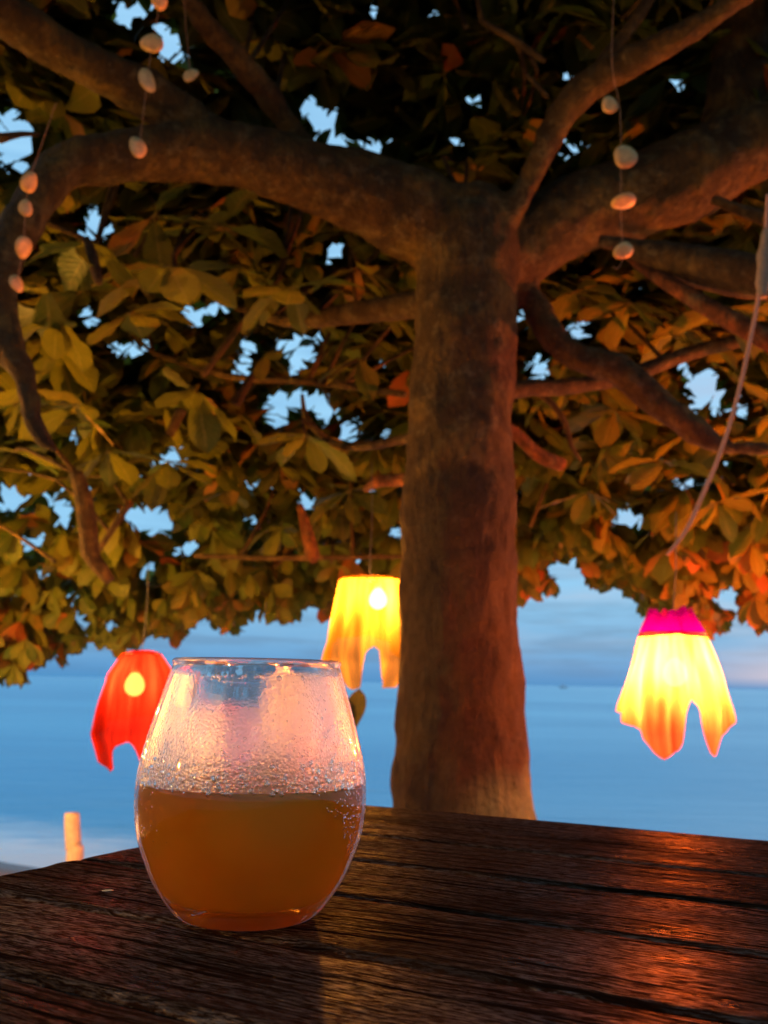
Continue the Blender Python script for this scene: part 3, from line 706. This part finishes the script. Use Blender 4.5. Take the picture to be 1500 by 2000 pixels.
# local x along planks (t), local y = n
EDG = [.690,.5555,.4775,.3965,.3165,.2375,.158,.078,-.002,-.082]
ENDS = [-.394,-.398,-.398,-.397,-.386,-.400,-.392,-.398,-.395]
for k in range(9):
    y1, y0 = EDG[k], EDG[k+1]; x0, x1 = ENDS[k], 1.05+.01*math.sin(k*3)
    gap = .0011
    nx, ny = 150, 22
    def edge(x, side): return .0012*mnoise.noise(Vector((x*22, k*3+side*11, 0)))+.0007*mnoise.noise(Vector((x*80, k*3+side*7, 4)))
    V, Fc = [], []
    H0 = .0003*math.sin(k*2.3)
    def ptop(i, j):
        s = (i/nx)**1.4; x = x0+(x1-x0)*s
        ya = y0+gap+edge(x, 0); yb = y1-gap+edge(x, 1)
        f_ = j/ny; f_ = f_+.0*f_
        ff = .5-.5*math.cos(math.pi*f_); y = ya+(yb-ya)*ff
        de = min(y-ya, yb-y); dx_ = x-x0
        zz = TZ+H0 + .0006*mnoise.noise(Vector((x*9, y*60, k)))
        zz -= .0026*math.exp(-de/.0013) + .0030*math.exp(-dx_/.003)
        if i < 3: x += .0016*mnoise.noise(Vector((y*90, k, 2)))
        return (x, y, zz)
    for i in range(nx+1):
        for j in range(ny+1): V.append(ptop(i, j))
    for i in range(nx):
        for j in range(ny): q = i*(ny+1)+j; Fc.append((q, q+ny+1, q+ny+2, q+1))
    # skirt + bottom
    loop = [(i, 0) for i in range(nx+1)]+[(nx, j) for j in range(1, ny+1)]+[(i, ny) for i in range(nx-1, -1, -1)]+[(0, j) for j in range(ny-1, 0, -1)]
    b = len(V)
    for i, j in loop: v = V[i*(ny+1)+j]; V.append((v[0], v[1], TZ-.034))
    nl = len(loop)
    for q in range(nl):
        i, j = loop[q]; i2, j2 = loop[(q+1) % nl]
        Fc.append((i2*(ny+1)+j2, i*(ny+1)+j, b+q, b+(q+1) % nl))
    Fc.append(tuple(b+q for q in range(nl))[::-1])
    mesh('plank', V, Fc, M_wood, tb)
def boxo(name, x0, x1, y0, y1, z0, z1, mt, parent, bev=.004):
    bm = bmesh.new(); bmesh.ops.create_cube(bm, size=1)
    for v in bm.verts: v.co = ((x0+x1)/2+v.co.x*(x1-x0), (y0+y1)/2+v.co.y*(y1-y0), (z0+z1)/2+v.co.z*(z1-z0))
    bmesh.ops.bevel(bm, geom=bm.edges[:], offset=bev, segments=2); return bmobj(name, bm, mt, parent, False)
for x in (-.33, .96):
    for y in (-.03, .62): boxo('leg', x-.035, x+.035, y-.035, y+.035, 0, TZ-.036, M_wood, tb)
    boxo('batten', x-.03, x+.03, .007, .583, TZ-.095, TZ-.036, M_wood, tb)
for y in (-.03, .62): boxo('apron', -.293, .923, y-.012, y+.012, TZ-.11, TZ-.037, M_wood, tb)
# crumb
cp = onz(210, 1741, TZ); bm = bmesh.new(); bmesh.ops.create_icosphere(bm, subdivisions=3, radius=1)
for v in bm.verts: v.co = Vector((v.co.x*.0026, v.co.y*.0012, v.co.z*.0005))*(1+.18*mnoise.noise(v.co*2))
g_ = bmobj('grain_crumb', bm, M_grain); g_.location = (cp.x, cp.y, TZ+.0003); g_.rotation_euler.z = .35
tag(g_, 'tiny golden grain lying on the table left of the glass', 'crumb')

# ================================================================== GLASS
gb = onz(482, 1790, TZ); GX, GY = gb.x, gb.y; GZ = TZ+.0006
Htot = at(502, 1300, GY).z-GZ
def hz(ypx):  # height on the glass axis seen at this pixel row
    return at(482+(1790-ypx)/490*20, ypx, GY).z-GZ
def rr_(wpx, h): return wpx*((Vector((GX,GY,GZ+h))-CAM).dot(_f))/F*1.0
prof = [(1790,110),(1786,125),(1779,138),(1766,151),(1742,168),(1712,186),(1680,199),(1640,213),(1600,220),(1560,222.5),(1520,220),(1479,213),(1437,203),(1395,191),(1350,177),(1320,168),(1300,161)]
OP = [(rr_(w, hz(y)), hz(y)) for y, w in prof]
OP[0] = (OP[0][0], 0.0)
def cm2(pts, k):
    out = []
    n = len(pts)
    for i in range(n-1):
        p0,p1,p2,p3 = [Vector(pts[min(max(q,0),n-1)]) for q in (i-1,i,i+1,i+2)]
        for j in range(k):
            t_ = j/k; out.append(tuple(.5*((2*p1)+(p2-p0)*t_+(2*p0-5*p1+4*p2-p3)*t_*t_+(3*p1-p0-3*p2+p3)*t_**3)))
    out.append(pts[-1]); return out
OPs = cm2(OP, 4)
wall = .0020; FL = .0075
IP = []
for i, (r_, h_) in enumerate(OPs):
    a, b = OPs[max(i-1,0)], OPs[min(i+1,len(OPs)-1)]
    tx, th = b[0]-a[0], b[1]-a[1]; l = math.hypot(tx, th); nx_, nh = th/l, -tx/l
    IP.append((r_-nx_*wall, h_-nh*wall))
IP = [p for p in IP if p[1] > FL+.002]
def rat(h, prof_):
    return float(np.interp(h, [p[1] for p in prof_], [p[0] for p in prof_]))
r0 = IP[0][0]; inner = [(0, FL), (r0*.5, FL+.0001), (r0*.8, FL+.0005), (r0*.93, FL+.0011)] + IP
rimr, rimh = OPs[-1]
rim = [(rimr+.0006, rimh+.0009), (rimr+.0003, rimh+.0020), (rimr-.0007, rimh+.0026), (rimr-.0018, rimh+.0021), (rimr-.0023, rimh+.0010)]
profile = [(0, .0018), (OP[0][0]*.75, .0014), (OP[0][0]*.90, .0004)] + OPs + rim + inner[::-1]
NS = 128
def lathe(pr, n=NS):
    V, Fc = [], []; idx = []
    for r_, h_ in pr:
        if r_ < 1e-6: idx.append([len(V)]*n); V.append((0,0,h_))
        else:
            idx.append(list(range(len(V), len(V)+n)))
            for k in range(n): a = 2*math.pi*k/n; V.append((r_*math.cos(a), r_*math.sin(a), h_))
    for a_, b_ in zip(idx, idx[1:]):
        for k in range(n):
            q = [a_[k], a_[(k+1)%n], b_[(k+1)%n], b_[k]]; q2 = []
            for v in q:
                if v not in q2: q2.append(v)
            if len(q2) > 2: Fc.append(tuple(q2))
    return V, Fc
# glass materials
def glass_mat(name, fog):
    m_, t = mat(name)
    co = t.n('ShaderNodeTexCoord').outputs['Object']
    s = t.n('ShaderNodeSeparateXYZ', {0: co})
    if fog:
        drop = t.n('ShaderNodeTexVoronoi', {'Vector': t.mapping(co, (1,1,1.15)), 'Scale': 760.}).outputs['Distance']
        big = t.noise(co, 520, 3, .6)
        h = t.math('ADD', t.math('MULTIPLY', drop, -.7), t.math('MULTIPLY', big, .9))
        # clear window near the rim on the left half; the rest is misted
        e = t.math('ADD', s.outputs[2], t.math('MULTIPLY', t.math('SUBTRACT', t.noise(co, 55, 4, .6), .5), .020))
        top = t.maprange(e, Htot-.013, Htot-.020)
        rightm = t.maprange(t.math('ADD', s.outputs[0], t.math('MULTIPLY', t.math('SUBTRACT', t.noise(co, 70, 4, .6), .5), .02)), .0, .010)
        side = t.maprange(s.outputs[0], -.024, -.031)
        rim_ = t.maprange(s.outputs[2], Htot-.002, Htot-.005)
        mist = t.math('MULTIPLY', t.math('MAXIMUM', t.math('MAXIMUM', top, rightm), side), rim_)
        mist = t.math('MULTIPLY', mist, t.maprange(t.noise(co, 38, 4, .6), .25, .45, .6, 1.))
        dens = t.maprange(s.outputs[2], Htot*.80, Htot*.56, .35, 1.)
        nrm = t.bump(h, .0, .0004)
        bn = t.n('ShaderNodeBump', {'Height': h, 'Strength': t.math('MULTIPLY', mist, dens), 'Distance': .0006})
        ro = t.math('MULTIPLY', mist, .32)
        g_ = t.n('ShaderNodeBsdfGlass', {'Color': (1,1,1,1), 'Roughness': ro, 'IOR': 1.45, 'Normal': bn.outputs[0]})
        veil = t.n('ShaderNodeBsdfTranslucent', {'Color': (.92,.92,.92,1)})
        vd = t.n('ShaderNodeBsdfDiffuse', {'Color': (.75,.75,.75,1)})
        vm_ = t.n('ShaderNodeMixShader', {0: .10, 1: veil.outputs[0], 2: vd.outputs[0]})
        t.out(t.n('ShaderNodeMixShader', {0: t.math('MULTIPLY', mist, .035), 1: g_.outputs[0], 2: vm_.outputs[0]}).outputs[0])
    else:
        g_ = t.n('ShaderNodeBsdfGlass', {'Color': (.985,.99,.985,1), 'Roughness': 0., 'IOR': 1.48})
        tp = t.n('ShaderNodeBsdfTransparent', {'Color': (.97,.97,.97,1)})
        t.out(t.n('ShaderNodeMixShader', {0: .38, 1: g_.outputs[0], 2: tp.outputs[0]}).outputs[0])
    return m_
M_glass = glass_mat('clear_glass', False); M_mist = glass_mat('misted_glass', True)
gl = empty('drinking_glass', (GX, GY, GZ)); tag(gl, 'stemless rounded drinking glass half full of amber drink, misted with condensation', 'glass')
V, Fc = lathe(profile)
me = bpy.data.meshes.new('bowl'); me.from_pydata(V, [], Fc); me.update()
me.polygons.foreach_set('use_smooth', [True]*len(Fc))
LIQ = hz(1527)
mi = []
nin = len(inner)
for pl in me.polygons:
    zc_ = pl.center.z; rc = math.hypot(pl.center.x, pl.center.y)
    mi.append(1 if (zc_ > LIQ-.004 and zc_ < rimh and rc < rat(zc_, OPs)-.0008) else 0)
me.materials.append(M_glass); me.materials.append(M_mist); me.polygons.foreach_set('material_index', mi)
bm = bmesh.new(); bm.from_mesh(me); bmesh.ops.recalc_face_normals(bm, faces=bm.faces); bm.to_mesh(me); bm.free()
link('bowl', me, None, gl)
# drink: reaches just into the glass wall
m_, t = mat('amber_drink'); M_drink = m_
co = t.n('ShaderNodeTexCoord').outputs['Object']
n_ = t.noise(co, 22, 3, .5); s = t.n('ShaderNodeSeparateXYZ', {0: co})
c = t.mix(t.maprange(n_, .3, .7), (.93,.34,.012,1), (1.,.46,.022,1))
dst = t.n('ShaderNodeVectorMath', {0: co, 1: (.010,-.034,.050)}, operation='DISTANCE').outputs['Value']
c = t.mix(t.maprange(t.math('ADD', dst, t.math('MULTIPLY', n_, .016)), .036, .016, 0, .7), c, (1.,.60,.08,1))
p = principled(t, Base_Color=c, Roughness=.12); p.inputs['IOR'].default_value = 1.33
p.inputs['Specular IOR Level'].default_value = .3
tr = t.n('ShaderNodeBsdfTranslucent', {'Color': t.mix(.0, c, c)})
rf = t.n('ShaderNodeBsdfRefraction', {'Color': (.95,.5,.12,1), 'Roughness': .5, 'IOR': 1.05})
mx = t.n('ShaderNodeMixShader', {0: .62, 1: p.outputs[0], 2: tr.outputs[0]})
t.out(t.n('ShaderNodeMixShader', {0: .06, 1: mx.outputs[0], 2: rf.outputs[0]}).outputs[0])
dp = [(0, FL-.0003)]+[(r_+(.0005), h_-(.0003 if h_ < .02 else 0)) for r_, h_ in inner[1:] if h_ < LIQ-.0006]
rl = rat(LIQ, IP); dp += [(rl+.0005, LIQ+.0004), (rl-.0008, LIQ-.0002), (rl-.003, LIQ-.0006), (rl*.6, LIQ-.0007), (0, LIQ-.0007)]
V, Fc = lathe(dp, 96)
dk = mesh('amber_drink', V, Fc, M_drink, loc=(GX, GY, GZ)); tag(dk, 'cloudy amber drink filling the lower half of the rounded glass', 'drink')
bm = bmesh.new(); bm.from_mesh(dk.data); bmesh.ops.recalc_face_normals(bm, faces=bm.faces); bm.to_mesh(dk.data); bm.free()
# ice
m_, t = mat('ice'); M_ice = m_
co = t.n('ShaderNodeTexCoord').outputs['Object']
g_ = t.n('ShaderNodeBsdfGlass', {'Color': (1,.93,.82,1), 'Roughness': .18, 'IOR': 1.31, 'Normal': t.bump(t.noise(co, 120, 3, .6), .5, .001)})
d_ = t.n('ShaderNodeBsdfDiffuse', {'Color': (.8,.55,.3,1)})
t.out(t.n('ShaderNodeMixShader', {0: .25, 1: g_.outputs[0], 2: d_.outputs[0]}).outputs[0])
for (dx, dy, dz, s_, rot, lb) in [(.010,.004,-.0065,.022,(.4,.3,.5),'ice cube poking just above the drink in the middle of the glass'), (-.020,.012,-.0085,.020,(.2,.5,1.1),'ice cube breaking the surface at the left side of the drink')]:
    bm = bmesh.new(); bmesh.ops.create_cube(bm, size=s_); bmesh.ops.bevel(bm, geom=bm.edges[:], offset=.004, segments=3, profile=.6)
    bmesh.ops.subdivide_edges(bm, edges=bm.edges[:], cuts=1)
    for v in bm.verts: v.co *= 1+.06*mnoise.noise(v.co*90+Vector((dx*900,0,0)))
    ic = bmobj('ice_cube', bm, M_ice); ic.location = (GX+dx, GY+dy, GZ+LIQ+dz); ic.rotation_euler = rot; tag(ic, lb, 'ice cube', 'ice cubes in the drink')
# condensation droplets on the outside
bm = bmesh.new(); bmesh.ops.create_icosphere(bm, subdivisions=2, radius=1)
dv = np.array([tuple(v.co) for v in bm.verts]); dvf = np.array([[v.index for v in f.verts] for f in bm.faces]); bm.free()
dvs, dfs, nb = [], [], 0
def slope(h):
    return (rat(h+.001, OPs)-rat(h-.001, OPs))/.002
def drop(a, h, r_, inside=False):
    global nb
    R_ = rat(h, OPs) if not inside else rat(h, IP)
    n = Vector((math.cos(a), math.sin(a), -slope(h))).normalized()*(-1 if inside else 1); tz = Vector((0,0,1)); e1 = n.cross(tz).normalized(); e2 = e1.cross(n)
    ex = random.uniform(.8,1.25)
    M = np.array([tuple(e1*r_*ex), tuple(e2*r_*random.uniform(.85,1.35)), tuple(n*r_*.38)])
    dvs.append(dv@M+np.array((R_*math.cos(a), R_*math.sin(a), h))); dfs.append(dvf+nb); nb += len(dv)
k = 0
while k < 2600:
    a = random.uniform(0, 2*math.pi); u_ = random.random()
    if u_ < .55: h = LIQ+abs(random.gauss(.001, .011)); sz = random.uniform(.00025, .00075)*(1.25 if h < LIQ+.012 else .8)
    elif u_ < .8:
        a = random.gauss(-.35, .35); h = random.uniform(LIQ-.030, LIQ+.012); sz = random.uniform(.00022,.0005)
        if a < -.95+ (LIQ-h)*22: continue
    elif u_ < .9: a = math.pi+random.gauss(.35,.22); h = random.uniform(LIQ-.02, LIQ+.02); sz = random.uniform(.0002,.0004)
    else: h = random.uniform(LIQ+.01, Htot-.006); sz = random.uniform(.0002,.0004)
    if h > Htot-.004: continue
    drop(a, h, sz); k += 1
for k in range(16):
    drop(-math.pi/2+random.gauss(-.1,.35), Htot-.0045-abs(random.gauss(0,.0007)), random.uniform(.0006,.0011))
dvs = np.concatenate(dvs); dfs = np.concatenate(dfs)
tag(mesh('droplets', dvs.tolist(), dfs.tolist(), M_glass, gl), kind='stuff')
